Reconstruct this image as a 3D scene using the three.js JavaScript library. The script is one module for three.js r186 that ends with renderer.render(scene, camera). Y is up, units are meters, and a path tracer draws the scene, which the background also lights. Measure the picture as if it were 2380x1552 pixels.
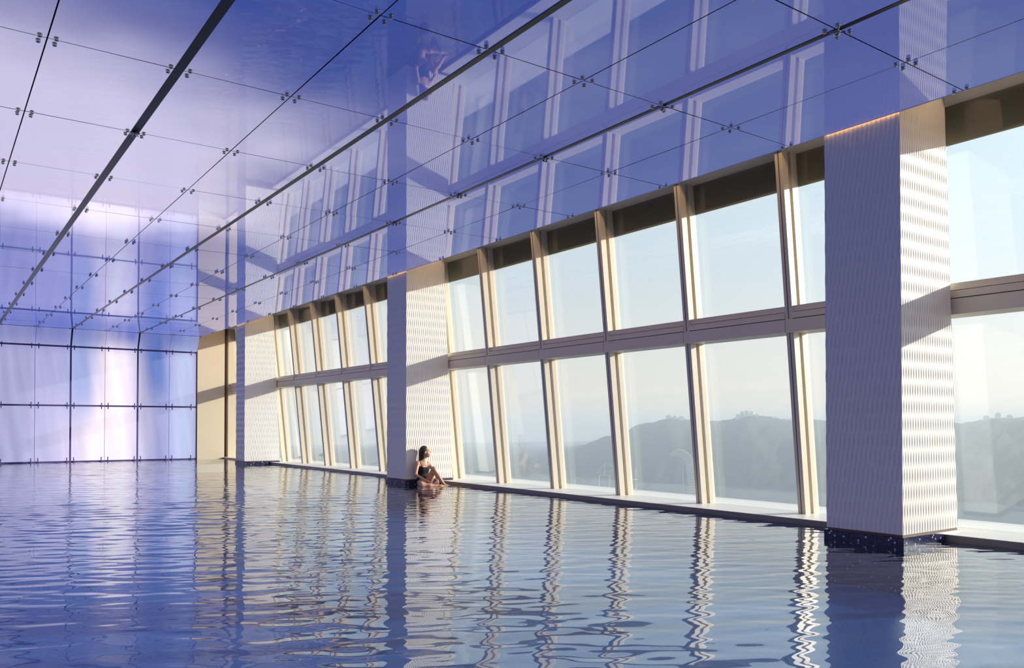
import * as THREE from 'three';
import { mergeGeometries } from 'three/addons/utils/BufferGeometryUtils.js';
import { RectAreaLightUniformsLib } from 'three/addons/lights/RectAreaLightUniformsLib.js';
import { RoundedBoxGeometry } from 'three/addons/geometries/RoundedBoxGeometry.js';

// ---------------------------------------------------------------- renderer, camera
const renderer = new THREE.WebGLRenderer({ antialias: true });
renderer.toneMapping = THREE.LinearToneMapping;
renderer.toneMappingExposure = 1.12;
renderer.shadowMap.enabled = true;
RectAreaLightUniformsLib.init();
const scene = new THREE.Scene();

const EYE = 1.267, CEIL = 4.567;
const YAW = 0.6201, PITCH = 0.0155;
const camera = new THREE.PerspectiveCamera(2 * Math.atan(776 / 1903.9) * 180 / Math.PI, 2380 / 1552, 0.05, 60000);
camera.position.set(0, EYE, 0);
camera.lookAt(Math.sin(YAW) * Math.cos(PITCH), EYE + Math.sin(PITCH), -Math.cos(YAW) * Math.cos(PITCH));
camera.setViewOffset(2380, 1552, 0, -182.9, 2380, 1552);

// ---------------------------------------------------------------- sky, sun, large lights
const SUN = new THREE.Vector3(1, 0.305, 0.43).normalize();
const lerp = (a, b, t) => a + (b - a) * t;
const clamp01 = (t) => Math.max(0, Math.min(1, t));
const sstep = (a, b, x) => { const t = clamp01((x - a) / (b - a)); return t * t * (3 - 2 * t); };
function skyTexture() {
  const W = 512, H = 256, d = new Float32Array(W * H * 4);
  const stops = [[0, 0.82, 0.76, 0.66], [4, 0.74, 0.74, 0.69], [10, 0.60, 0.70, 0.74], [20, 0.52, 0.66, 0.74], [40, 0.34, 0.52, 0.70], [90, 0.18, 0.34, 0.58]];
  for (let j = 0; j < H; j++) {
    const el = ((j + 0.5) / H - 0.5) * 180, e = Math.max(0, el), y = Math.sin(el * Math.PI / 180), c = Math.cos(el * Math.PI / 180);
    let k = 0; while (k < stops.length - 2 && e > stops[k + 1][0]) k++;
    const t = clamp01((e - stops[k][0]) / (stops[k + 1][0] - stops[k][0]));
    for (let i = 0; i < W; i++) {
      const a = ((i + 0.5) / W - 0.5) * 2 * Math.PI, x = Math.cos(a) * c, z = Math.sin(a) * c;
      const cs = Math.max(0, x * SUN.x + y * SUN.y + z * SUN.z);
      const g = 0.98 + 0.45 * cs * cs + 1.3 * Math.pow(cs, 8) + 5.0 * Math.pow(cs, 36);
      for (let q = 0; q < 3; q++) d[(j * W + i) * 4 + q] = lerp(stops[k][q + 1], stops[k + 1][q + 1], t) * g;
      d[(j * W + i) * 4 + 3] = 1;
    }
  }
  const tx = new THREE.DataTexture(d, W, H, THREE.RGBAFormat, THREE.FloatType);
  tx.mapping = THREE.EquirectangularReflectionMapping; tx.magFilter = THREE.LinearFilter; tx.minFilter = THREE.LinearFilter; tx.wrapS = THREE.RepeatWrapping; tx.needsUpdate = true;
  return tx;
}
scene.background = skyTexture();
scene.fog = new THREE.FogExp2(new THREE.Color().setRGB(0.87, 0.94, 1.0), 0.00031);

const sun = new THREE.DirectionalLight(new THREE.Color().setRGB(1.0, 0.92, 0.76), 5.7);
sun.position.copy(SUN).multiplyScalar(60).add(new THREE.Vector3(6, 0, -14));
sun.target.position.set(6, 0, -14);
sun.castShadow = true; sun.shadow.radius = 1.6;
sun.shadow.mapSize.set(4096, 4096);
Object.assign(sun.shadow.camera, { left: -26, right: 26, top: 14, bottom: -14, near: 1, far: 130 });
scene.add(sun, sun.target);

function areaLight(w, h, pos, look, rgb, L, alongZ = false) {
  const l = new THREE.RectAreaLight(new THREE.Color().setRGB(...rgb), L, w, h);
  l.position.set(...pos); if (pos[0] === look[0] && pos[2] === look[2]) l.rotation.set(-Math.PI / 2, 0, alongZ ? Math.PI / 2 : 0, 'YXZ'); else l.lookAt(...look); scene.add(l);
}
// the luminous ceiling and the luminous end wall also light the room
areaLight(6.2, 36, [5.1, CEIL - 0.04, -12.9], [5.1, 0, -12.9], [0.5, 0.42, 1.0], 0.03);
areaLight(7.2, 36, [-1.9, CEIL - 0.04, -12.9], [-1.9, 0, -12.9], [1.0, 0.74, 0.86], 0.11);
areaLight(13.2, 3.8, [1.5, 2.05, -31.72], [1.5, 2.05, 0], [0.85, 0.78, 1.0], 0.10);

// ---------------------------------------------------------------- helpers
let seed = 20240611;
const rnd = () => { seed = (seed * 1664525 + 1013904223) >>> 0; return seed / 4294967296; };
const rr = (a, b) => a + (b - a) * rnd();
function hash2(i, j) { let h = Math.imul(i | 0, 374761393) + Math.imul(j | 0, 668265263); h = Math.imul(h ^ (h >>> 13), 1274126177); return ((h ^ (h >>> 16)) >>> 0) / 4294967296; }
function noise2(x, y) { const i = Math.floor(x), j = Math.floor(y), u = x - i, v = y - j, s = u * u * (3 - 2 * u), t = v * v * (3 - 2 * v); return lerp(lerp(hash2(i, j), hash2(i + 1, j), s), lerp(hash2(i, j + 1), hash2(i + 1, j + 1), s), t); }
function fbm(x, y, o = 4) { let a = 0, w = 0.5, n = 0; for (let k = 0; k < o; k++) { a += w * noise2(x + k * 17.3, y + k * 9.1); n += w; x *= 2.03; y *= 2.03; w *= 0.5; } return a / n; }
const L3 = (r, g, b) => new THREE.Color().setRGB(r, g, b);
const mat = (rgb, rough, o = {}) => new THREE.MeshPhysicalMaterial({ color: L3(...rgb), roughness: rough, ...o });
const taken = {};
const numbered = (n) => { taken[n] = (taken[n] ?? -1) + 1; return taken[n] ? `${n}_${String(taken[n]).padStart(3, '0')}` : n; };
function sh(m) { m.castShadow = true; m.receiveShadow = true; return m; }
function part(name, geo, material, parent, label) { const m = sh(new THREE.Mesh(geo, material)); m.name = name; if (label) m.userData.label = label; parent.add(m); return m; }
function thing(name, label, category, pos = [0, 0, 0], group, kind) {
  const g = new THREE.Group(); g.name = numbered(name); g.position.set(...pos); g.userData.label = label; g.userData.category = category;
  if (group) g.userData.group = group; if (kind) g.userData.kind = kind; scene.add(g); return g;
}
function solo(name, geo, material, label, category, kind, group) {
  const m = sh(new THREE.Mesh(geo, material)); m.name = numbered(name); m.userData.label = label; m.userData.category = category;
  if (kind) m.userData.kind = kind; if (group) m.userData.group = group; scene.add(m); return m;
}
function bx(x0, x1, y0, y1, z0, z1) { const g = new THREE.BoxGeometry(Math.abs(x1 - x0), Math.abs(y1 - y0), Math.abs(z1 - z0)); g.translate((x0 + x1) / 2, (y0 + y1) / 2, (z0 + z1) / 2); return g; }
const merge = (a) => mergeGeometries(a.map((g) => { const n = g.index ? g.toNonIndexed() : g; return n; }), false);
// shear a geometry so that x moves by -lean per metre of height above y = 0
function leaned(g, lean) { const p = g.attributes.position; for (let i = 0; i < p.count; i++) p.setX(i, p.getX(i) - lean * p.getY(i)); p.needsUpdate = true; g.computeVertexNormals(); return g; }
function dataTex(n, m, f, srgb = true) {
  const d = new Uint8Array(n * m * 4);
  for (let j = 0; j < m; j++) for (let i = 0; i < n; i++) { const c = f(i, j); for (let q = 0; q < 3; q++) d[(j * n + i) * 4 + q] = Math.round(255 * clamp01(c[q])); d[(j * n + i) * 4 + 3] = 255; }
  const t = new THREE.DataTexture(d, n, m, THREE.RGBAFormat); t.wrapS = t.wrapT = THREE.RepeatWrapping; t.magFilter = THREE.LinearFilter; t.minFilter = THREE.LinearFilter;
  if (srgb) t.colorSpace = THREE.SRGBColorSpace; t.needsUpdate = true; return t;
}
// box uv in metres
function uvBox(g, s = 1) {
  const p = g.attributes.position, n = g.attributes.normal, uv = new Float32Array(p.count * 2);
  for (let i = 0; i < p.count; i++) {
    const ax = Math.abs(n.getX(i)), ay = Math.abs(n.getY(i)), az = Math.abs(n.getZ(i));
    const [u, v] = ay >= ax && ay >= az ? [p.getX(i), p.getZ(i)] : ax >= az ? [p.getZ(i), p.getY(i)] : [p.getX(i), p.getY(i)];
    uv[2 * i] = u * s; uv[2 * i + 1] = v * s;
  }
  g.setAttribute('uv', new THREE.BufferAttribute(uv, 2)); return g;
}

// ---------------------------------------------------------------- measures
const GX0 = 1.873, GDX = 1.0689, GZ0 = -3.944, GDZ = -1.9968;
const XE = GX0 + 6 * GDX;                       // free edge of the ceiling glass
const ZFAR = -31.75, ZNEAR = 6.6, XLEFT = -5.75, FLOOR = -0.5;
const SILLX = 9.16, SILLY = 0.065;
const LEAN = 0.1, XG = 10.02;                   // glass plane: x = XG - LEAN * y
const COLX = 8.315, COLL = 0.89, COLZ = [-4.612, -15.53, -26.45];
const COLGAP = -10.919;

// ---------------------------------------------------------------- materials
const M = {
  cladding: mat([0.80, 0.77, 0.72], 0.55),
  frame: mat([0.68, 0.61, 0.50], 0.38),
  frameDark: mat([0.03, 0.028, 0.025], 0.6),
  sill: mat([0.74, 0.71, 0.65], 0.4),
  sillFrontShaded: mat([0.22, 0.20, 0.20], 0.35),  // darker than the top: shade of the front is put into the colour
  beige: mat([0.70, 0.59, 0.43], 0.75),
  recessShade: mat([0.16, 0.10, 0.055], 0.6),  // dark brown carries the shade of the wall recess and the cladding gap
  black: mat([0.012, 0.010, 0.012], 0.35),
  joint: mat([0.02, 0.015, 0.04], 0.5),
  steel: mat([0.45, 0.43, 0.42], 0.25, { metalness: 1 }),
  plaster: mat([0.62, 0.60, 0.60], 0.8),
  glass: mat([1, 1, 1], 0.0, { transmission: 1, thickness: 0, ior: 1.5 }),
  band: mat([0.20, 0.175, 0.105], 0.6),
};

// ================================================================ CEILING
// luminous picture of clouds behind the glass, laid out over the whole ceiling in metres
const CX0 = XLEFT, CX1 = XE, CZ0 = ZFAR, CZ1 = ZNEAR;
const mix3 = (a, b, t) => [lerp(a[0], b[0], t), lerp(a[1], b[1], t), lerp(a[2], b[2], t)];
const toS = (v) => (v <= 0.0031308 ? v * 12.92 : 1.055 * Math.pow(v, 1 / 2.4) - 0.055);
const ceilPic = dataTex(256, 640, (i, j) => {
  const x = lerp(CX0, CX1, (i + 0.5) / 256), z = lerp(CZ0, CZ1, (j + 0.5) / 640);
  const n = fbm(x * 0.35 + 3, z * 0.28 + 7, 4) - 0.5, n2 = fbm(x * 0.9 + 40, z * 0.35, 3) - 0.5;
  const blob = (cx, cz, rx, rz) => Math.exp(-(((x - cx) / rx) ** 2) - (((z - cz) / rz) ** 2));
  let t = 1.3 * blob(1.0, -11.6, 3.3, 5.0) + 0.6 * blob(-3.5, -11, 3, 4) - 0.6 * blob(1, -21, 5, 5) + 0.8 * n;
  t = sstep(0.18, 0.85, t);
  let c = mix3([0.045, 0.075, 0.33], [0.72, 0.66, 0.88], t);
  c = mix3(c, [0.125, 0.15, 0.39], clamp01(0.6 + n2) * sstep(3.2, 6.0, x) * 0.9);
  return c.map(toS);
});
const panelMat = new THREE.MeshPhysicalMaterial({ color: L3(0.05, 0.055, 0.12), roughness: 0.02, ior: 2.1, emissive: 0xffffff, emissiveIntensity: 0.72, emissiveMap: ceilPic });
const ceiling = thing('ceiling', 'glossy blue and lavender luminous glass ceiling of square bolted panels', 'ceiling', [0, 0, 0], undefined, 'structure');
const GAP = 0.012;
const xs = []; for (let k = -7; k <= 6; k++) xs.push(GX0 + k * GDX);
const zs = []; for (let j = -5; j <= 13; j++) zs.push(GZ0 + j * GDZ); zs[0] = ZNEAR - 0.05; zs.push(ZFAR + 0.35);
xs[0] = XLEFT + 0.02;
const barW = { 0: 0.088, 2: 0.064, 4: 0.054, '-2': 0.07, '-4': 0.07, '-6': 0.07 };
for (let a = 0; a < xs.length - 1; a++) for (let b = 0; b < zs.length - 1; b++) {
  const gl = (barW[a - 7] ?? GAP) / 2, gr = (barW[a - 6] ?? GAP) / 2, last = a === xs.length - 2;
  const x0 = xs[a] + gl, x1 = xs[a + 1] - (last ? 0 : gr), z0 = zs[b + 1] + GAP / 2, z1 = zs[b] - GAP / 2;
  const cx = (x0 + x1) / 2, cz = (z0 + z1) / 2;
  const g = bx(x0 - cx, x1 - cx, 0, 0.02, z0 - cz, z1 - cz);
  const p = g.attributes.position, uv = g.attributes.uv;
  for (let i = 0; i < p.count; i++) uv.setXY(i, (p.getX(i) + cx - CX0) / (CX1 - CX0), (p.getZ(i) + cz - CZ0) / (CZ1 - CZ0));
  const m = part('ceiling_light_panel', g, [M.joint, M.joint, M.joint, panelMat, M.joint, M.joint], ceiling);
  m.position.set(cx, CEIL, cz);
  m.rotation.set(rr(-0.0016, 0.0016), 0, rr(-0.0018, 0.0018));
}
part('backing_board', bx(XLEFT, XE - 0.02, CEIL + 0.035, CEIL + 0.1, ZFAR, ZNEAR), M.joint, ceiling);
for (const k of [-6, -4, -2, 0, 2, 4]) {
  const w = barW[k] / 2 - 0.002, x = GX0 + k * GDX;
  part('black_joint_bar', bx(x - w, x + w, CEIL - 0.006, CEIL + 0.035, zs[zs.length - 1], zs[0]), M.black, ceiling, 'long black bar between the ceiling panels');
}
part('edge_trim', bx(XE + 0.001, XE + 0.006, CEIL - 0.004, CEIL + 0.1, ZFAR, ZNEAR), M.frame, ceiling, 'thin pale metal edge of the ceiling');
// bolted point fixings: four capped bolts round each crossing
const boltG = new THREE.LatheGeometry([[0, -0.034], [0.013, -0.034], [0.018, -0.030], [0.018, -0.019], [0.012, -0.017], [0.012, -0.012], [0.020, -0.010], [0.020, -0.001], [0, -0.001]].map(([r, y]) => new THREE.Vector2(r, y)), 14);
const boltFar = new THREE.CylinderGeometry(0.018, 0.018, 0.034, 8).translate(0, -0.017, 0);
const fourBolts = (dx, dz) => merge([[-1, -1], [-1, 1], [1, -1], [1, 1]].map(([a, b]) => boltFar.clone().translate(a * dx, 0, b * dz)));
const four = fourBolts(0.062, 0.06), fourWide = fourBolts(0.085, 0.06), two = merge([[-1, -1], [-1, 1]].map(([a, b]) => boltFar.clone().translate(a * 0.05, 0, b * 0.06)));
const hubG = merge([new THREE.SphereGeometry(0.028, 12, 8).translate(0, -0.03, 0), new THREE.TorusGeometry(0.03, 0.008, 6, 14).rotateX(Math.PI / 2).translate(0, -0.02, 0), ...[0, 1].map((k) => new THREE.CylinderGeometry(0.009, 0.009, 0.13, 8).rotateZ(Math.PI / 2).rotateY(Math.PI / 4 + k * Math.PI / 2).translate(0, -0.022, 0))]);
for (let a = 1; a < xs.length; a++) for (let b = 1; b < zs.length; b++) {
  const x = xs[a], z = zs[b], bar = barW[a - 7] !== undefined, edge = a === xs.length - 1;
  const near = z > -12.5 && z < -2 && x > 0.5;
  if (near) {
    const g = new THREE.Group(); g.name = 'glass_fixing'; g.position.set(x, CEIL, z); ceiling.add(g);
    const dx = bar ? 0.085 : 0.062;
    for (const [u, v] of [[-1, -1], [-1, 1], [1, -1], [1, 1]]) { if (edge && u > 0) continue; const m = part('bolt', boltG, M.steel, g); m.position.set(u * dx, 0, v * 0.06); }
    if (bar && a - 7 === 4 || (a - 7 === 0 && b === 8)) part('spider_hub', hubG, M.steel, g);
  } else {
    const m = part('glass_fixing', edge ? two : bar ? fourWide : four, M.steel, ceiling); m.position.set(x, CEIL, z);
  }
}
// roof slab over the ceiling void
solo('roof_slab', bx(XLEFT - 0.3, 11.2, 5.45, 5.75, ZFAR - 0.5, ZNEAR + 0.4), M.plaster, 'concrete roof slab above the glass ceiling', 'roof', 'structure');

// ================================================================ FAR WALL (luminous bolted glass)
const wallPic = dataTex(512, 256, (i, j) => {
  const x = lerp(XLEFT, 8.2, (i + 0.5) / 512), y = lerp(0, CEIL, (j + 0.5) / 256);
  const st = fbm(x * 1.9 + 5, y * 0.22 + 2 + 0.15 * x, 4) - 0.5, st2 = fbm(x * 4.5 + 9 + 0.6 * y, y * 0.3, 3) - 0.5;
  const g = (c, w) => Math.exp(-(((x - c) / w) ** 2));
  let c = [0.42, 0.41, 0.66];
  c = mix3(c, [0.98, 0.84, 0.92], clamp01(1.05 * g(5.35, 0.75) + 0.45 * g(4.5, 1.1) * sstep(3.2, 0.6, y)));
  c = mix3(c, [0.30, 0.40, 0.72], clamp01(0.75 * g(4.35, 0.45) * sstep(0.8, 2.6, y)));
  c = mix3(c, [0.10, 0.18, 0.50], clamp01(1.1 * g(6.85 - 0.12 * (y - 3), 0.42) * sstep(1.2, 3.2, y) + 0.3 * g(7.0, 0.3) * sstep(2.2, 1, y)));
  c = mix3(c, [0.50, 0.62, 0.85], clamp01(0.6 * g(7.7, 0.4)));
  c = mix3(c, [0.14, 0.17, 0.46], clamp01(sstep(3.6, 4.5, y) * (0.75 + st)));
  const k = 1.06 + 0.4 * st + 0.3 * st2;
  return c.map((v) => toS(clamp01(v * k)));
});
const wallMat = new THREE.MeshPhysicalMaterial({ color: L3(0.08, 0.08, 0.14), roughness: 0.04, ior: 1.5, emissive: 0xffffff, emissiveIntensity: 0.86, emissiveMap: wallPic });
const wallFar = thing('wall_far', 'luminous lavender and blue glass end wall of tall bolted panels', 'wall', [0, 0, 0], undefined, 'structure');
const WX1 = 8.2, railY = [1.95, 3.98];
const wx = xs.slice(0, 13).concat([WX1]);
const wallRows = [[0.02, railY[0]], [railY[0], railY[1]]];
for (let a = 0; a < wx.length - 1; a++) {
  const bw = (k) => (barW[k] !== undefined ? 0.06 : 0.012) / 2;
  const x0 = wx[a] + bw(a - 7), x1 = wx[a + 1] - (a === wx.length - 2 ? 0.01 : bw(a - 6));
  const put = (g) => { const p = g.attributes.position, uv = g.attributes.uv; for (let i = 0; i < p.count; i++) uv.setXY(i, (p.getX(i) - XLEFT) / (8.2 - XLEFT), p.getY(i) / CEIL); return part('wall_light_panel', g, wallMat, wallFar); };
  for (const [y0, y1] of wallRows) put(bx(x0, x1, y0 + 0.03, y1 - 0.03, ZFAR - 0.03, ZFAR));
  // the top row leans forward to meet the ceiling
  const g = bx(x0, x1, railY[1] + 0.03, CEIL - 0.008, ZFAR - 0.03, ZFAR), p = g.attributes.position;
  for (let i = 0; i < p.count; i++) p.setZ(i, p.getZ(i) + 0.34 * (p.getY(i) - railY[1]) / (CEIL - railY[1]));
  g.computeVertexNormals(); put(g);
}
M.rail = mat([0.10, 0.075, 0.22], 0.4);
for (const y of railY) part('rail', bx(XLEFT, WX1, y - 0.026, y + 0.026, ZFAR - 0.02, ZFAR + 0.012), M.rail, wallFar);
part('rail', bx(XLEFT, WX1, -0.1, 0.045, ZFAR - 0.02, ZFAR + 0.012), M.rail, wallFar);
for (let a = 1; a < wx.length; a++) {
  const k = a - 7, wide = barW[k] !== undefined || a === wx.length - 1, w = wide ? 0.027 : 0.006, x = wx[a] - (a === wx.length - 1 ? 0.012 : 0);
  part('post', bx(x - w, x + w, 0, railY[1], ZFAR - 0.02, ZFAR + (wide ? 0.008 : -0.004)), M.rail, wallFar);
}
const clipG = merge([-1, 1].flatMap((s) => [bx(s * 0.105 - 0.014, s * 0.105 + 0.014, -0.11, 0.11, 0, 0.035)]));
for (let a = 1; a < wx.length; a++) for (const y of [0.06, ...railY]) { const m = part('glass_fixing', clipG, M.rail, wallFar); m.position.set(wx[a] - (a === wx.length - 1 ? 0.11 : 0), y, ZFAR); }
part('backing_board', bx(XLEFT - 0.3, WX1, FLOOR, 5.45, ZFAR - 0.4, ZFAR - 0.06), M.joint, wallFar);

// beige return wall between the luminous wall and the windows
const ret = thing('wall_return', 'plain beige end wall with a dark vertical recess beside the far column', 'wall', [0, 0, 0], undefined, 'structure');
part('panel', bx(WX1 + 0.002, 9.20, -0.2, 5.44, ZFAR - 0.4, ZFAR + 0.05), M.beige, ret);
part('panel', bx(9.34, 10.4, -0.2, 5.44, ZFAR - 0.4, ZFAR + 0.05), M.beige, ret);
part('recess', bx(9.19, 9.35, -0.2, 5.44, ZFAR - 0.4, ZFAR - 0.2), M.recessShade, ret, 'vertical recess with shade put into its dark colour');

// ================================================================ OTHER WALLS, POOL BASIN
solo('wall_left', bx(XLEFT - 0.3, XLEFT, FLOOR - 0.2, 5.44, ZFAR - 0.4, ZNEAR + 0.3), mat([0.74, 0.62, 0.52], 0.8), 'plain pale inner wall along the pool, outside the view', 'wall', 'structure');
solo('wall_near', bx(XLEFT, 10.6, FLOOR - 0.2, 5.44, ZNEAR, ZNEAR + 0.3), M.plaster, 'plain pale wall behind the viewpoint', 'wall', 'structure');
function mosaic(n, base, vary, whites, grout = [0.30, 0.30, 0.36]) {
  return dataTex(n * 8, n * 8, (i, j) => {
    const a = Math.floor(i / 8), b = Math.floor(j / 8), u = i % 8, v = j % 8;
    if (u === 0 || v === 0) return grout;
    const r = hash2(a + 5, b + 11), q = hash2(a + 91, b + 3);
    if (q < whites) return [0.78, 0.80, 0.86];
    return base.map((c, k) => c + (r - 0.5) * vary[k]);
  });
}
const tileTex = mosaic(32, [0.14, 0.14, 0.30], [0.14, 0.16, 0.30], 0.028); tileTex.repeat.set(1 / 0.7, 1 / 0.7);
M.tile = new THREE.MeshPhysicalMaterial({ map: tileTex, roughness: 0.18 });
const floorTex = mosaic(64, [0.12, 0.36, 0.62], [0.10, 0.10, 0.10], 0, [0.13, 0.34, 0.57]); floorTex.repeat.set(1 / 1.6, 1 / 1.6);
M.poolTile = new THREE.MeshPhysicalMaterial({ map: floorTex, roughness: 0.35 });
solo('floor', uvBox(bx(XLEFT, SILLX + 0.4, FLOOR - 0.25, FLOOR, ZFAR, ZNEAR)), M.poolTile, 'blue mosaic floor of the pool under the water', 'pool floor', 'structure');
solo('trim_1', uvBox(bx(SILLX + 0.03, SILLX + 0.4, FLOOR, -0.02, ZFAR, ZNEAR)), M.poolTile, 'dark blue mosaic pool edge below the window sill', 'pool edge', 'structure');

// window sill
const sill = thing('trim_2', 'long cream window sill with a front edge greyed for shade along the pool', 'window sill', [0, 0, 0], undefined, 'structure');
part('top', bx(SILLX + 0.004, 10.6, SILLY - 0.02, SILLY, ZFAR, ZNEAR), M.sill, sill);
part('front', bx(SILLX, SILLX + 0.05, -0.012, SILLY - 0.004, ZFAR, ZNEAR), M.sillFrontShaded, sill, 'front face of the sill with shade put into its grey');
part('shadow_gap', bx(SILLX + 0.022, SILLX + 0.06, -0.03, -0.012, ZFAR, ZNEAR), M.black, sill);
part('underside', bx(SILLX + 0.06, 11.0, -0.5, SILLY - 0.021, ZFAR, ZNEAR), M.plaster, sill);

// ================================================================ COLUMNS
// white cladding with a woven relief: staggered vertical lenses
const REL = 0.0033, RP = 0.0545, RQ = 0.365;
const relief = (u, y) => REL * Math.cos(2 * Math.PI * u / RP) * Math.cos(2 * Math.PI * y / RQ);
const CY0 = 0.118, CY1 = 5.0;
const backX = (y) => 9.475 - 0.046 * y;
function faceGrid(nu, nv, f) {
  const pos = new Float32Array((nu + 1) * (nv + 1) * 3), idx = [];
  for (let j = 0; j <= nv; j++) for (let i = 0; i <= nu; i++) { const p = f(i / nu, j / nv); pos.set(p, (j * (nu + 1) + i) * 3); }
  for (let j = 0; j < nv; j++) for (let i = 0; i < nu; i++) { const a = j * (nu + 1) + i, b = a + 1, c = a + nu + 1, d = c + 1; idx.push(a, b, d, a, d, c); }
  const g = new THREE.BufferGeometry(); g.setAttribute('position', new THREE.BufferAttribute(pos, 3)); g.setIndex(idx); g.computeVertexNormals(); return g;
}
const nv = 150;
// local frame: origin at the front near corner, x outwards to the window, z towards the far face (negative)
const dep = (y) => backX(y) - COLX;
const nearFace = faceGrid(172, nv, (u, v) => { const y = lerp(CY0, CY1, v), x = u * dep(y); return [x, y, relief(u * 1.155, y)]; });
const frontFace = faceGrid(132, nv, (u, v) => { const y = lerp(CY0, CY1, v); return [-1.8 * relief(u * COLL, y), y, -COLL * (1 - u)]; });
const farFace = faceGrid(24, 40, (u, v) => { const y = lerp(CY0, CY1, v); return [(1 - u) * dep(y), y, -COLL]; });
const backFace = faceGrid(20, 40, (u, v) => { const y = lerp(CY0, CY1, v); return [dep(y), y, -COLL * u]; });
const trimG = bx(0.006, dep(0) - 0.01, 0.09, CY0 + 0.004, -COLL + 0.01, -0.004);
const plinthG = uvBox(bx(-0.022, dep(0), FLOOR, 0.094, -COLL - 0.02, 0.022));
const colLabels = ['tall white relief column nearest the camera at the right', 'white relief column with the woman leaning against it', 'farthest white relief column beside the beige wall'];
let col0;
M.cove = new THREE.MeshStandardMaterial({ color: L3(0.6, 0.5, 0.4), emissive: L3(1, 0.66, 0.34), emissiveIntensity: 1.5 });
M.led = new THREE.MeshStandardMaterial({ color: L3(0.5, 0.4, 0.3), emissive: L3(1, 0.58, 0.26), emissiveIntensity: 2.5 });
for (const z of COLZ) areaLight(COLL, 0.010, [COLX - 0.015, CEIL + 0.028, z - COLL / 2], [COLX - 0.015, 0, z - COLL / 2], [1, 0.58, 0.26], 9, true);
COLZ.forEach((z, i) => {
  let c;
  if (!i) {
    c = col0 = thing('column', colLabels[0], 'column', [COLX, 0, z], 'white relief columns along the windows');
    part('cladding', merge([nearFace, frontFace, farFace, backFace]), M.cladding, c);
    part('shadow_gap', trimG, M.recessShade, c, 'recess under the cladding with shade put into its brown');
    part('tiled_plinth', plinthG, M.tile, c, 'dark blue mosaic plinth');
    part('light_strip', bx(-0.020, -0.010, CEIL + 0.030, CEIL + 0.036, -COLL, 0), M.led, c, 'warm light strip in the slot between ceiling and column');
  } else {
    c = col0.clone(); c.name = numbered('column'); c.position.z = z; c.userData = { ...col0.userData, label: colLabels[i] }; scene.add(c);
  }
});

// ================================================================ WINDOWS
const xi = (y) => 9.69 - LEAN * y;             // inner face of the mullions at height y
const TY0 = 2.515, TY1 = 2.69, TY2 = 2.785, TY3 = 2.875, HEADY = 4.935, BANDY = 4.50;
const mullZ = [];
for (let k = -7; k <= 13; k++) { const z = -6.765 - 1.82 * k; if (z > ZNEAR || z < ZFAR) continue; mullZ.push(z); }
const posts = mullZ.slice();
posts.sort((p, q) => q - p);
const MW = 0.115, MZ = -0.017;      // width; the near face keeps its place
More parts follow.
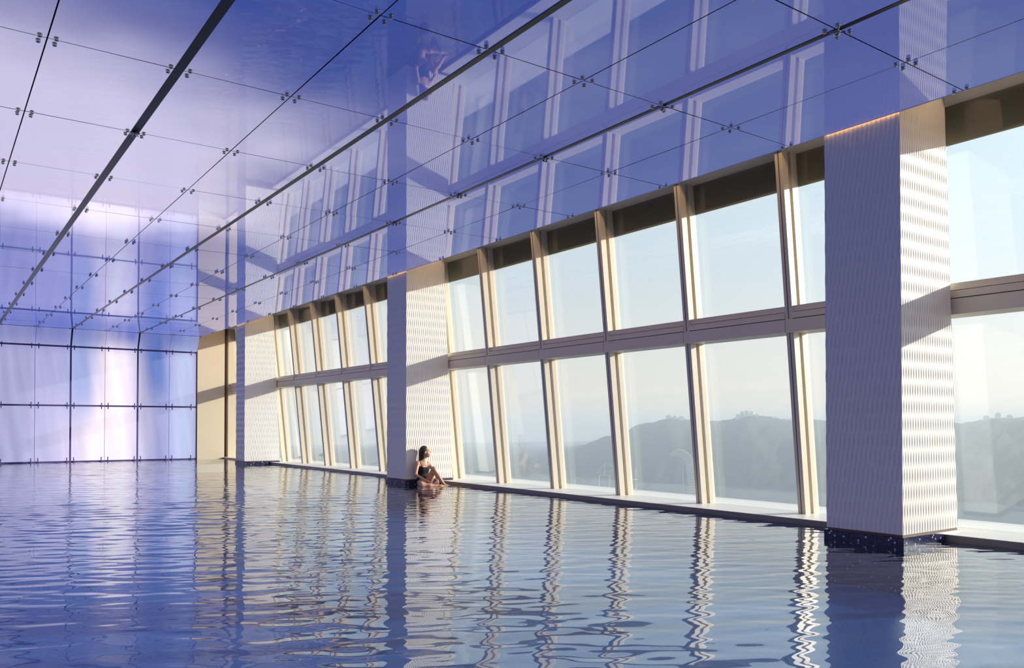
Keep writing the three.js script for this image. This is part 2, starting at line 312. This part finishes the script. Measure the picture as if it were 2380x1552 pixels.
// mullion about z = 0: inner leaf, recessed groove, outer leaf
const mullG = leaned(merge([
  bx(9.69, 9.805, SILLY, HEADY + 0.3, -MW / 2 + MZ, MW / 2 + MZ),
  bx(9.805, 9.875, SILLY, HEADY + 0.3, -MW / 2 + MZ + 0.012, MW / 2 + MZ - 0.055),
  bx(9.875, 10.0, SILLY, HEADY + 0.3, -MW / 2 + MZ, MW / 2 + MZ),
]), LEAN);
const mullSlot = leaned(bx(9.687, 9.69, SILLY, HEADY + 0.3, -0.026, -0.016), LEAN);
const ord = ['first', 'second', 'third', 'fourth', 'fifth', 'sixth', 'seventh', 'eighth'];
let wn = 0;
const bayCount = {};
for (let i = 0; i < posts.length; i++) {
  const z1 = posts[i], z0 = posts[i + 1] ?? ZFAR + 0.05, last = i === posts.length - 1;
  const mid = (z0 + z1) / 2, bay = mid > COLZ[0] - COLL ? 0 : mid > COLZ[1] - COLL ? 1 : mid > COLZ[2] - COLL ? 2 : 3;
  bayCount[bay] = (bayCount[bay] ?? -1) + 1;
  const where = ['', 'beyond the nearest column', 'beyond the column with the woman', 'beyond the farthest column'][bay];
  const from = bay ? `${ord[bayCount[bay]]} leaning window ${where}` : i === 6 ? 'leaning window immediately right of the nearest column' : `leaning window outside the right edge, ${ord[5 - Math.min(5, i)]} before the nearest column`;
  wn++;
  const w = thing(`window_${wn}`, from, 'window', [0, 0, 0], 'leaning windows along the pool', 'structure');
  const a = z0 + 0.041, b = z1 - MW / 2 + MZ;
  // near mullion (the far one belongs to the next window)
  const mu = part('mullion', mullG, M.frame, w); mu.position.z = z1;
  const ms = part('slot', mullSlot, M.frameDark, mu);
  const paneBox = (y0, y1, n) => part(n, leaned(bx(XG - 0.06, XG - 0.045, y0, y1, a - 0.01, b + 0.01), LEAN), M.glass, w);
  paneBox(SILLY, TY0 + 0.05, 'pane'); paneBox(TY3 - 0.03, HEADY + 0.05, 'pane');
  // transom: deep nosing with two stepped rails above
  const n0 = xi(TY0) - 0.055;
  const nose = part('transom', bx(n0, XG - LEAN * TY0 - 0.02, TY0, TY1, z0 - MW / 2 + 0.008, z1 - MW / 2), M.frame, w);
  const xo = XG - LEAN * TY3 - 0.03;
  part('painted_shadow_line', bx(n0 + 0.03, xo, TY1, TY1 + 0.014, a, b), M.frameDark, nose);  // dark strip painted in for the shade between nosing and rail
  part('step_rail', bx(n0 + 0.022, xo, TY1 + 0.014, TY2, a, b), M.frame, nose);
  part('painted_shadow_line', bx(n0 + 0.062, xo, TY2, TY2 + 0.012, a, b), M.frameDark, nose);  // same painted shade line between the two rails
  part('step_rail', bx(n0 + 0.055, xo, TY2 + 0.012, TY3, a, b), M.frame, nose);
  // head frame and opaque band at the top of the glass
  part('head_rail', bx(xi(HEADY) - 0.03, XG - LEAN * HEADY + 0.1, HEADY, 5.46, z0, z1), M.frame, w);
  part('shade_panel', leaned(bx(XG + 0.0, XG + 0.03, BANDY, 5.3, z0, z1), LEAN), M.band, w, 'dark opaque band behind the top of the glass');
}
// warm cove lighting in the slot above the free edge of the ceiling, along the window heads
{
  const cove = thing('cove_light', 'warm cove light strip above the ceiling edge along the window heads', 'light');
  for (let i = 0; i < 20; i++) { const z = -31 + i * 1.86; part('light_strip', bx(8.76, 8.86, 5.40, 5.44, z, z + 1.8), M.cove, cove); }
  for (let i = 0; i < 3; i++) areaLight(12.3, 0.10, [8.81, 5.39, -24.9 + i * 12.4], [8.81, 0, -24.9 + i * 12.4], [1, 0.66, 0.34], 12, true);
}

// ================================================================ POOL WATER
function waterGeometry() {
  const x0 = XLEFT + 0.004, x1 = SILLX + 0.025, z0 = ZFAR + 0.016, z1 = ZNEAR - 0.01;
  // finer where the waves are seen from near
  const line = (stops) => { const o = [stops[0][0]]; for (let k = 1; k < stops.length; k++) { const [e, n] = stops[k], b0 = o[o.length - 1]; for (let i = 1; i <= n; i++) o.push(lerp(b0, e, i / n)); } return o; };
  const GXs = line([[x0], [-0.6, 60], [x1, 375]]), GZs = line([[z0], [-14, 440], [-2.2, 490], [z1, 70]]), NX = GXs.length - 1, NZ = GZs.length - 1;
  const waves = [];
  for (let i = 0; i < 60; i++) {
    const lam = 0.115 * Math.pow(4.8, rnd()), k = 2 * Math.PI / lam, odd = i % 5 === 4, az = odd ? rr(0, 6.283) : 0.48 + (rnd() + rnd() - 1) * 0.62 + (rnd() < 0.5 ? Math.PI : 0);
    waves.push([k * Math.sin(az), -k * Math.cos(az), rr(0, 6.283), (odd ? 0.0036 : 0.0064) * (0.6 + 0.8 * rnd()) / k]);
  }
  const pos = new Float32Array((NX + 1) * (NZ + 1) * 3), nor = new Float32Array(pos.length), idx = new Uint32Array(NX * NZ * 6);
  for (let j = 0; j <= NZ; j++) for (let i = 0; i <= NX; i++) {
    const x = GXs[i], z = GZs[j];
    // gusts: calmer and livelier patches
    const q = 0.8 + 0.9 * sstep(0.3, 0.75, fbm(x * 0.22 + 2, z * 0.16, 2)) - 0.2 * sstep(5.5, 8.5, x);
    let h = 0, sx = 0, sz = 0;
    for (const [kx, kz, ph, A] of waves) { const p = kx * x + kz * z + ph; const s = Math.sin(p), c = Math.cos(p); h += A * s; sx += A * kx * c; sz += A * kz * c; }
    const o = (j * (NX + 1) + i) * 3; pos[o] = x; pos[o + 1] = h * q; pos[o + 2] = z;
    const l = Math.hypot(sx * q, 1, sz * q); nor[o] = -sx * q / l; nor[o + 1] = 1 / l; nor[o + 2] = -sz * q / l;
  }
  let o = 0;
  const inCol = (x, z) => x > COLX + 0.02 && COLZ.some((c) => z < c - 0.02 && z > c - COLL + 0.02);
  for (let j = 0; j < NZ; j++) for (let i = 0; i < NX; i++) { const a = j * (NX + 1) + i, b = a + 1, c = a + NX + 1, d = c + 1; if (inCol(pos[a * 3], pos[a * 3 + 2]) && inCol(pos[d * 3], pos[d * 3 + 2])) continue; idx[o++] = a; idx[o++] = c; idx[o++] = b; idx[o++] = b; idx[o++] = c; idx[o++] = d; }
  const g = new THREE.BufferGeometry(); g.setAttribute('position', new THREE.BufferAttribute(pos, 3)); g.setAttribute('normal', new THREE.BufferAttribute(nor, 3)); g.setIndex(new THREE.BufferAttribute(idx.slice(0, o), 1));
  return g;
}
M.water = mat([0.85, 0.95, 1.0], 0.0, { transmission: 1, thickness: 0, ior: 1.9 });
solo('pool_water', waterGeometry(), M.water, 'rippled blue pool water filling the foreground', 'water', 'stuff');

// ================================================================ OUTSIDE: SEA, HILLS, HARBOUR
const ALT = -150;
solo('sea', (() => { const g = new THREE.PlaneGeometry(9000, 9000, 1, 1); g.rotateX(-Math.PI / 2); g.translate(4200, ALT, -1500); return g; })(), mat([0.035, 0.06, 0.07], 0.55), 'hazy harbour water far below the windows', 'sea', 'stuff');
// skyline of the hills as heights along the bearing (degrees right of the long axis of the room)
const ridge = [[-20, -40], [18, -30], [24, 20], [28, 55], [31, -10], [34, -12], [36.5, 10], [39.5, 28], [42.5, 88], [44.8, 138], [46.6, 158], [48, 150], [49.8, 145], [51.7, 168], [54.4, 150], [57, 148], [62, 140], [64.3, 138], [66, 152], [70, 170], [80, 160], [95, 120], [120, 60]];
const ridgeH = (az) => { let k = 0; while (k < ridge.length - 2 && az > ridge[k + 1][0]) k++; const t = clamp01((az - ridge[k][0]) / (ridge[k + 1][0] - ridge[k][0])); return lerp(ridge[k][1], ridge[k + 1][1], t * t * (3 - 2 * t)); };
const RR = 3200;
function hillH(az, r) {
  const shore = lerp(2150, 1700, sstep(38, 68, az));
  const rise = sstep(shore, RR, r), fall = 1 - 0.5 * sstep(RR, 5200, r);
  const n = (fbm(az * 1.3, r * 0.004, 4) - 0.5) * 34 * Math.sin(Math.PI * Math.min(1, rise * 0.9 + 0.05)) + (fbm(az * 9, r * 0.02, 3) - 0.5) * 11 + (hash2(Math.round(az * 40), Math.round(r)) - 0.5) * 4;
  return lerp(-8, ridgeH(az) + 22, Math.pow(rise, 0.8) * fall) + n * (r < shore ? 0 : 1);
}
const hillsG = faceGrid(420, 60, (u, v) => { const az = lerp(10, 115, u), r = lerp(1600, 5200, v * v * 0.55 + v * 0.45), a = az * Math.PI / 180; return [r * Math.sin(a), ALT + hillH(az, r), -r * Math.cos(a)]; });
solo('hill', hillsG, mat([0.03, 0.045, 0.045], 0.95), 'wooded hills across the harbour, blue with haze', 'hill');

const bearing = (az, r, y) => new THREE.Vector3(r * Math.sin(az * Math.PI / 180), y, -r * Math.cos(az * Math.PI / 180));
M.paleBlock = mat([0.80, 0.78, 0.70], 0.7);
M.darkGlass = mat([0.70, 0.69, 0.63], 0.5);
M.whiteSteel = mat([0.75, 0.76, 0.75], 0.5);
// blocks of flats along the ridge
const flats = [[46.35, 16, 22], [46.75, 12, 16], [47.2, 20, 18], [50.95, 12, 34], [51.22, 10, 40], [51.5, 12, 36], [51.8, 11, 28], [52.15, 14, 24], [53.3, 30, 12], [53.9, 18, 14], [54.4, 22, 11], [65.6, 16, 24], [66.2, 14, 30], [66.8, 18, 20]];
flats.forEach(([az, w, h], i) => {
  const r = 3050 + 60 * hash2(i, 4), base = ALT + hillH(az, r) - 6, p = bearing(az, r, base);
  const place = i < 3 ? `${['left', 'middle', 'right'][i]} one of three above the curved tower` : i < 8 ? `${ord[i - 3]} from the left in the tall crest cluster` : i < 11 ? `${ord[i - 8]} from the left in the low row beside the crest` : `${ord[i - 11]} from the left of three right of the nearest column`;
  const t = thing('block_of_flats', `hazy flats on the ridge, ${place}`, 'building', [p.x, p.y, p.z], 'blocks of flats on the ridge');
  t.rotation.y = -az * Math.PI / 180 + 0.4;
  h *= 0.55; w *= 0.8;
  part('walls', bx(-w / 2, w / 2, 0, h + 6, -8, 8), M.paleBlock, t);
  part('roof_house', bx(-w / 5, w / 5, h + 6, h + 9, -4, 4), M.paleBlock, t);
});
// curved tower on the near shore
{
  const p = bearing(47.55, 1350, ALT), t = thing('harbour_tower', 'slender curved tower with a hooked top standing before the hills', 'tower', [p.x, p.y, p.z]);
  t.rotation.y = -47.55 * Math.PI / 180;
  const path = new THREE.CatmullRomCurve3([[8, 0], [8.5, 50], [7.5, 76], [3.5, 94], [-5, 105], [-15, 108], [-25, 103]].map(([x, y]) => new THREE.Vector3(x, y, 0))), shp = new THREE.Shape(), N = 44, lo = [], hi = [];
  for (let i = 0; i <= N; i++) { const q = i / N, p = path.getPoint(q), d = path.getTangent(q), w = lerp(8, 2.6, q * q); hi.push([p.x + d.y * w, p.y - d.x * w]); lo.push([p.x - d.y * w, p.y + d.x * w]); }
  hi.forEach(([x, y], i) => (i ? shp.lineTo(x, y) : shp.moveTo(x, y))); lo.reverse().forEach(([x, y]) => shp.lineTo(x, y));
  part('facade', new THREE.ExtrudeGeometry(shp, { depth: 14, bevelEnabled: false }).translate(0, 0, -7), M.darkGlass, t);
  for (let y = 4; y < 92; y += 4.4) { const q = y < 76 ? 0.5 * y / 76 + 0.02 : 0.5; let u = q; for (let k = 0; k < 30; k++) u += (y - path.getPoint(clamp01(u)).y) * 0.004; const p = path.getPoint(clamp01(u)), w = lerp(8, 2.6, u * u) + 0.5; part('floor_slab', bx(p.x - w * 0.75, p.x + w, y, y + 2.2, -7.6, 7.6), M.paleBlock, t); }
  part('mast', new THREE.CylinderGeometry(0.6, 0.9, 100, 8).translate(-5.5, 50, 9), M.whiteSteel, t);
}
// harbour crane and masts
function bars(list, rad) { return merge(list.map(([a, b]) => { const A = new THREE.Vector3(...a), B = new THREE.Vector3(...b), g = new THREE.CylinderGeometry(rad, rad, A.distanceTo(B), 6); g.applyQuaternion(new THREE.Quaternion().setFromUnitVectors(new THREE.Vector3(0, 1, 0), B.clone().sub(A).normalize())); g.translate(...A.clone().add(B).multiplyScalar(0.5).toArray()); return g; })); }
{
  const p = bearing(41.95, 1280, ALT), t = thing('harbour_crane', 'white lattice harbour crane seen small through a lower window', 'crane', [p.x, p.y, p.z]); t.rotation.y = -41.95 * Math.PI / 180;
  for (const x of [-8, 8]) for (const z of [-4, 4]) part('leg', bars([[[x, 0, z], [x, 74, z]]], 0.6), M.whiteSteel, t);
  for (const b of [[[-8, 40, 0], [8, 56, 0]], [[8, 40, 0], [-8, 24, 0]], [[-8, 56, 0], [8, 56, 0]], [[-8, 74, 0], [8, 74, 0]], [[-8, 40, 0], [8, 40, 0]]]) part('brace', bars([b], 0.5), M.whiteSteel, t);
  part('jib', bars([[[-12, 76, 0], [26, 84, 0]], [[0, 74, 0], [0, 92, 0]], [[0, 92, 0], [26, 84, 0]], [[0, 92, 0], [-12, 76, 0]]], 0.5), M.whiteSteel, t);
}
[[39.9, 70, 'thin white mast standing left of the harbour crane'], [44.1, 86, 'taller thin white mast between the crane and the curved tower']].forEach(([az, h, label]) => {
  const p = bearing(az, 1240, ALT), t = thing('harbour_mast', label, 'mast', [p.x, p.y, p.z]);
  part('pole', new THREE.CylinderGeometry(0.5, 0.8, h, 8).translate(0, h / 2, 0), M.whiteSteel, t);
  for (const [w, q] of [[5, 0.82], [3, 0.66]]) part('crosstree', bars([[[-w, h * q, 0], [w, h * q, 0]]], 0.4), M.whiteSteel, t);
});

// ================================================================ THE WOMAN BY THE SECOND COLUMN
// underwater ledge she sits on
solo('trim_3', uvBox(bx(COLX - 0.15, SILLX + 0.02, FLOOR, -0.09, COLZ[1] + 0.03, COLZ[1] + 1.15)), M.tile, 'dark mosaic ledge just under the water below the woman', 'pool ledge', 'structure');
const V = (a) => new THREE.Vector3(...a);
function isoMesh(f, lo, hi, cell) {
  const n = [0, 1, 2].map((k) => Math.ceil((hi[k] - lo[k]) / cell) + 1), [nx, ny, nz] = n, F = new Float32Array(nx * ny * nz), id = new Int32Array(nx * ny * nz).fill(-1);
  const at = (i, j, k) => i + nx * (j + ny * k);
  for (let k = 0; k < nz; k++) for (let j = 0; j < ny; j++) for (let i = 0; i < nx; i++) F[at(i, j, k)] = f(lo[0] + i * cell, lo[1] + j * cell, lo[2] + k * cell);
  const pos = [], idx = [];
  const E = [[0, 1], [2, 3], [4, 5], [6, 7], [0, 2], [1, 3], [4, 6], [5, 7], [0, 4], [1, 5], [2, 6], [3, 7]];
  for (let k = 0; k < nz - 1; k++) for (let j = 0; j < ny - 1; j++) for (let i = 0; i < nx - 1; i++) {
    const c = []; let neg = 0; for (let q = 0; q < 8; q++) { c[q] = F[at(i + (q & 1), j + ((q >> 1) & 1), k + (q >> 2))]; if (c[q] < 0) neg++; }
    if (!neg || neg === 8) continue;
    let x = 0, y = 0, z = 0, m = 0;
    for (const [a, b] of E) if ((c[a] < 0) !== (c[b] < 0)) { const t = c[a] / (c[a] - c[b]); x += lerp(a & 1, b & 1, t); y += lerp((a >> 1) & 1, (b >> 1) & 1, t); z += lerp(a >> 2, b >> 2, t); m++; }
    id[at(i, j, k)] = pos.length / 3; pos.push(lo[0] + (i + x / m) * cell, lo[1] + (j + y / m) * cell, lo[2] + (k + z / m) * cell);
  }
  const quad = (a, b, c, d, flip) => { if (Math.min(a, b, c, d) < 0) return; flip ? idx.push(a, c, b, b, c, d) : idx.push(a, b, c, b, d, c); };
  for (let k = 1; k < nz - 1; k++) for (let j = 1; j < ny - 1; j++) for (let i = 1; i < nx - 1; i++) {
    const s = F[at(i, j, k)] < 0;
    if (s !== (F[at(i + 1, j, k)] < 0)) quad(id[at(i, j - 1, k - 1)], id[at(i, j, k - 1)], id[at(i, j - 1, k)], id[at(i, j, k)], !s);
    if (s !== (F[at(i, j + 1, k)] < 0)) quad(id[at(i - 1, j, k - 1)], id[at(i, j, k - 1)], id[at(i - 1, j, k)], id[at(i, j, k)], s);
    if (s !== (F[at(i, j, k + 1)] < 0)) quad(id[at(i - 1, j - 1, k)], id[at(i, j - 1, k)], id[at(i - 1, j, k)], id[at(i, j, k)], !s);
  }
  const g = new THREE.BufferGeometry(); g.setAttribute('position', new THREE.BufferAttribute(new Float32Array(pos), 3)); g.setIndex(idx);
  const nor = new Float32Array(pos.length), e = cell * 0.5;
  for (let i = 0; i < pos.length; i += 3) { const [x, y, z] = [pos[i], pos[i + 1], pos[i + 2]]; const v = new THREE.Vector3(f(x + e, y, z) - f(x - e, y, z), f(x, y + e, z) - f(x, y - e, z), f(x, y, z + e) - f(x, y, z - e)).normalize(); v.toArray(nor, i); }
  g.setAttribute('normal', new THREE.BufferAttribute(nor, 3)); return g;
}
function cone(ax, ay, az, ra, bx_, by, bz, rb) { // tapered capsule
  const dx = bx_ - ax, dy = by - ay, dz = bz - az, l2 = dx * dx + dy * dy + dz * dz || 1e-9;
  return (x, y, z) => { const t = clamp01(((x - ax) * dx + (y - ay) * dy + (z - az) * dz) / l2); return Math.hypot(x - ax - t * dx, y - ay - t * dy, z - az - t * dz) - lerp(ra, rb, t); };
}
function ell(cx, cy, cz, rx, ry, rz) { const m = Math.min(rx, ry, rz); return (x, y, z) => { const k = Math.hypot((x - cx) / rx, (y - cy) / ry, (z - cz) / rz); return (k - 1) * m; }; }
const smin = (a, b, k) => { const h = Math.max(k - Math.abs(a - b), 0) / k; return Math.min(a, b) - h * h * k * 0.25; };
const union = (list, k) => (x, y, z) => { let d = 1e9; for (const f of list) d = smin(d, f(x, y, z), k); return d; };
const B = (a, ra, b, rb) => cone(...a, ra, ...b, rb);
{
  const base = [8.64, -0.09, -15.29];
  const woman = thing('person', 'woman in a black swimsuit sitting in the water against the column, face to the window', 'person', base);
  const inv = (g) => g.translate(-base[0], -base[1], -base[2] - 0.09);
  const J = { neck: [8.672, 0.515, -15.335], rsh: [8.520, 0.447, -15.31], lsh: [8.825, 0.447, -15.355],
    rel: [8.415, 0.225, -15.20], rwr: [8.60, 0.085, -14.985], lel: [8.93, 0.225, -15.24], lwr: [8.86, 0.075, -15.04],
    lhip: [8.73, 0.035, -15.22], lkn: [8.70, 0.345, -14.93], lan: [8.905, 0.0, -14.83], lft: [9.07, -0.035, -14.70], rhip: [8.555, 0.03, -15.2], rkn: [8.36, 0.03, -14.84], ran: [8.75, -0.005, -14.73], rft: [8.90, -0.02, -14.70] };
  const torso = [
    ell(8.668, 0.380, -15.335, 0.138, 0.140, 0.088), ell(8.66, 0.235, -15.325, 0.108, 0.13, 0.078), ell(8.648, 0.075, -15.275, 0.155, 0.120, 0.118),
    ell(8.618, 0.338, -15.262, 0.052, 0.055, 0.048), ell(8.712, 0.338, -15.270, 0.052, 0.055, 0.048),
  ];
  const limbs = [
    B(J.neck, 0.047, [8.685, 0.60, -15.305], 0.041), B(J.neck, 0.048, J.rsh, 0.043), B(J.neck, 0.048, J.lsh, 0.043),
    B(J.rsh, 0.043, J.rel, 0.032), B(J.rel, 0.032, J.rwr, 0.021), B(J.lsh, 0.043, J.lel, 0.032), B(J.lel, 0.032, J.lwr, 0.021),
    B(J.lhip, 0.090, J.lkn, 0.050), B(J.lkn, 0.049, [8.79, 0.20, -14.905], 0.047), B([8.79, 0.20, -14.905], 0.047, J.lan, 0.029), B(J.lan, 0.033, J.lft, 0.023),
    B(J.rhip, 0.090, J.rkn, 0.050), B(J.rkn, 0.050, [8.52, 0.01, -14.79], 0.047), B([8.52, 0.01, -14.79], 0.047, J.ran, 0.030), B(J.ran, 0.032, J.rft, 0.023),
  ];
  const bodyF = union([...torso, ...limbs], 0.04);
  // head turned towards the window (local +x), leaning back a little
  const hx = 8.70, hy = 0.70, hz = -15.285, HT = 0.62, HK = 0.14;
  const hc = Math.cos(HT), hs = Math.sin(HT), kc = Math.cos(HK), ks = Math.sin(HK);
  const turned = (f) => (x, y, z) => { const dx = x - hx, dy = y - hy, dz = z - hz, u = dx * hc + dz * hs, w = -dx * hs + dz * hc; return f(hx + u * kc + dy * ks, hy - u * ks + dy * kc, hz + w); };
  const unturn = (p) => { const u0 = p[0] - hx, y0 = p[1] - hy, w = p[2] - hz, u = u0 * kc - y0 * ks, dy = u0 * ks + y0 * kc; return [hx + u * hc - w * hs, hy + dy, hz + u * hs + w * hc]; };
  const skull = turned(union([
    ell(hx - 0.012, hy + 0.035, hz, 0.098, 0.092, 0.078), ell(hx + 0.025, hy - 0.045, hz, 0.066, 0.078, 0.056), ell(hx + 0.062, hy - 0.090, hz, 0.022, 0.021, 0.025),
    cone(hx + 0.084, hy + 0.012, hz, 0.009, hx + 0.104, hy - 0.024, hz, 0.0105), ell(hx + 0.083, hy - 0.058, hz, 0.012, 0.011, 0.022), ell(hx + 0.070, hy + 0.028, hz, 0.020, 0.012, 0.045),
    ell(hx - 0.005, hy - 0.015, hz + 0.078, 0.017, 0.028, 0.010), ell(hx - 0.005, hy - 0.015, hz - 0.078, 0.017, 0.028, 0.010),
  ], 0.020));
  const nape = cone(hx - 0.015, hy - 0.09, hz - 0.02, 0.044, 8.676, 0.53, -15.325, 0.047);
  const headF = (x, y, z) => smin(skull(x, y, z), nape(x, y, z), 0.03);
  // hands: palm, four fingers and a thumb, resting on the legs
  const hand = (w, dir, up, side) => {
    const d = V(dir).normalize(), s = V(side).normalize(), u = V(up).normalize(), P = (a, b, c) => V(w).addScaledVector(d, a).addScaledVector(s, b).addScaledVector(u, c).toArray(), l = [];
    l.push(B(P(0, 0, 0), 0.023, P(0.04, 0.014, 0), 0.020), B(P(0.02, -0.012, 0), 0.018, P(0.07, -0.024, 0), 0.014), B(P(0.02, 0.012, 0), 0.018, P(0.07, 0.024, 0), 0.014), B(P(0.03, 0, 0), 0.018, P(0.075, 0, 0), 0.015));
    [[-0.030, 0.060], [-0.010, 0.072], [0.011, 0.068], [0.031, 0.052]].forEach(([b, L]) => { l.push(B(P(0.072, b, 0.002), 0.0095, P(0.072 + L * 0.55, b * 1.15, -0.006), 0.0088), B(P(0.072 + L * 0.55, b * 1.15, -0.006), 0.0088, P(0.072 + L * 0.98, b * 1.2, -0.026), 0.0075)); });
    l.push(B(P(0.018, -0.022, 0), 0.013, P(0.045, -0.046, -0.006), 0.0105), B(P(0.045, -0.046, -0.006), 0.0105, P(0.072, -0.052, -0.016), 0.0085));
    return union(l, 0.007);
  };
  const rh = hand(J.rwr, [0.86, -0.18, 0.35], [0.1, 1, 0.1], [0.35, 0, -0.9]), lh = hand(J.lwr, [-0.55, -0.25, 0.7], [0, 1, 0.2], [0.75, 0, 0.55]);
  const around = (w, r) => [w.map((v) => v - r), w.map((v) => v + r)];
  const bodyG = merge([
    isoMesh(bodyF, [8.24, -0.18, -15.50], [9.16, 0.66, -14.6], 0.011),
    isoMesh(headF, [8.54, 0.48, -15.44], [8.86, 0.87, -15.13], 0.0042),
    isoMesh(rh, ...around([8.66, 0.065, -14.95], 0.13), 0.004), isoMesh(lh, ...around([8.81, 0.055, -14.985], 0.13), 0.004),
  ]);
  const skin = mat([0.56, 0.30, 0.20], 0.48, { sheen: 0.2 });
  part('body', inv(bodyG), skin, woman, 'bare lightly tanned skin');
  // swimsuit: a thin skin over the torso with a scooped neckline, open at arms and legs
  const suitBase = union(torso, 0.045);
  const suitF = (x, y, z) => { let d = suitBase(x, y, z) - 0.011; const neckline = y - (0.375 + 0.55 * Math.max(0, Math.abs(x - 8.665) - 0.03) ** 1.2); d = Math.max(d, neckline); const leg = (0.00 + 0.55 * Math.max(0, Math.abs(x - 8.645) - 0.03)) - y; return Math.max(d, leg); };
  part('swimsuit', inv(isoMesh(suitF, [8.42, -0.12, -15.50], [8.90, 0.62, -15.08], 0.008)), mat([0.006, 0.006, 0.007], 0.85), woman, 'black one-piece swimsuit');
  const strap = (pts) => new THREE.TubeGeometry(new THREE.CatmullRomCurve3(pts.map(V)), 16, 0.006, 6);
  for (const s of [[[8.592, 0.40, -15.232], [8.578, 0.455, -15.252], [8.582, 0.506, -15.30], [8.588, 0.50, -15.36]], [[8.742, 0.40, -15.242], [8.758, 0.455, -15.265], [8.760, 0.506, -15.318], [8.752, 0.50, -15.38]]]) part('strap', inv(strap(s)), mat([0.008, 0.008, 0.010], 0.55), woman);
  // long dark hair falling behind her right shoulder
  const cap = turned(union([ell(hx - 0.026, hy + 0.042, hz, 0.098, 0.097, 0.088), cone(hx - 0.07, hy, hz, 0.070, hx - 0.085, hy - 0.10, hz, 0.055), cone(hx - 0.03, hy + 0.04, hz + 0.066, 0.028, hx - 0.055, hy - 0.11, hz + 0.060, 0.022), cone(hx - 0.03, hy + 0.04, hz - 0.066, 0.028, hx - 0.055, hy - 0.11, hz - 0.060, 0.022)], 0.03));
  const tail = cone(hx - 0.075, hy - 0.06, hz - 0.035, 0.056, hx - 0.125, hy - 0.25, hz - 0.035, 0.026);
  const faceF = turned(ell(hx + 0.070, hy - 0.035, hz, 0.090, 0.100, 0.105));
  const hairF = (x, y, z) => Math.max(smin(cap(x, y, z), tail(x, y, z), 0.04) + 0.0008 * Math.sin((x * 1.2 + z) * 420), -faceF(x, y, z));
  part('hair', inv(isoMesh(hairF, [8.50, 0.38, -15.47], [8.86, 0.88, -15.12], 0.005)), mat([0.022, 0.012, 0.008], 0.5), woman, 'long dark brown hair');
  for (const s of [-1, 1]) part('eye', inv(new THREE.SphereGeometry(0.008, 10, 8).translate(...unturn([hx + 0.079, hy + 0.012, hz + s * 0.028]))), mat([0.05, 0.03, 0.02], 0.2), woman);
  part('lips', inv(new THREE.SphereGeometry(0.010, 10, 8).scale(0.7, 0.5, 1.5).rotateY(-HT).translate(...unturn([hx + 0.091, hy - 0.058, hz]))), mat([0.42, 0.12, 0.10], 0.4), woman);
}

renderer.render(scene, camera);
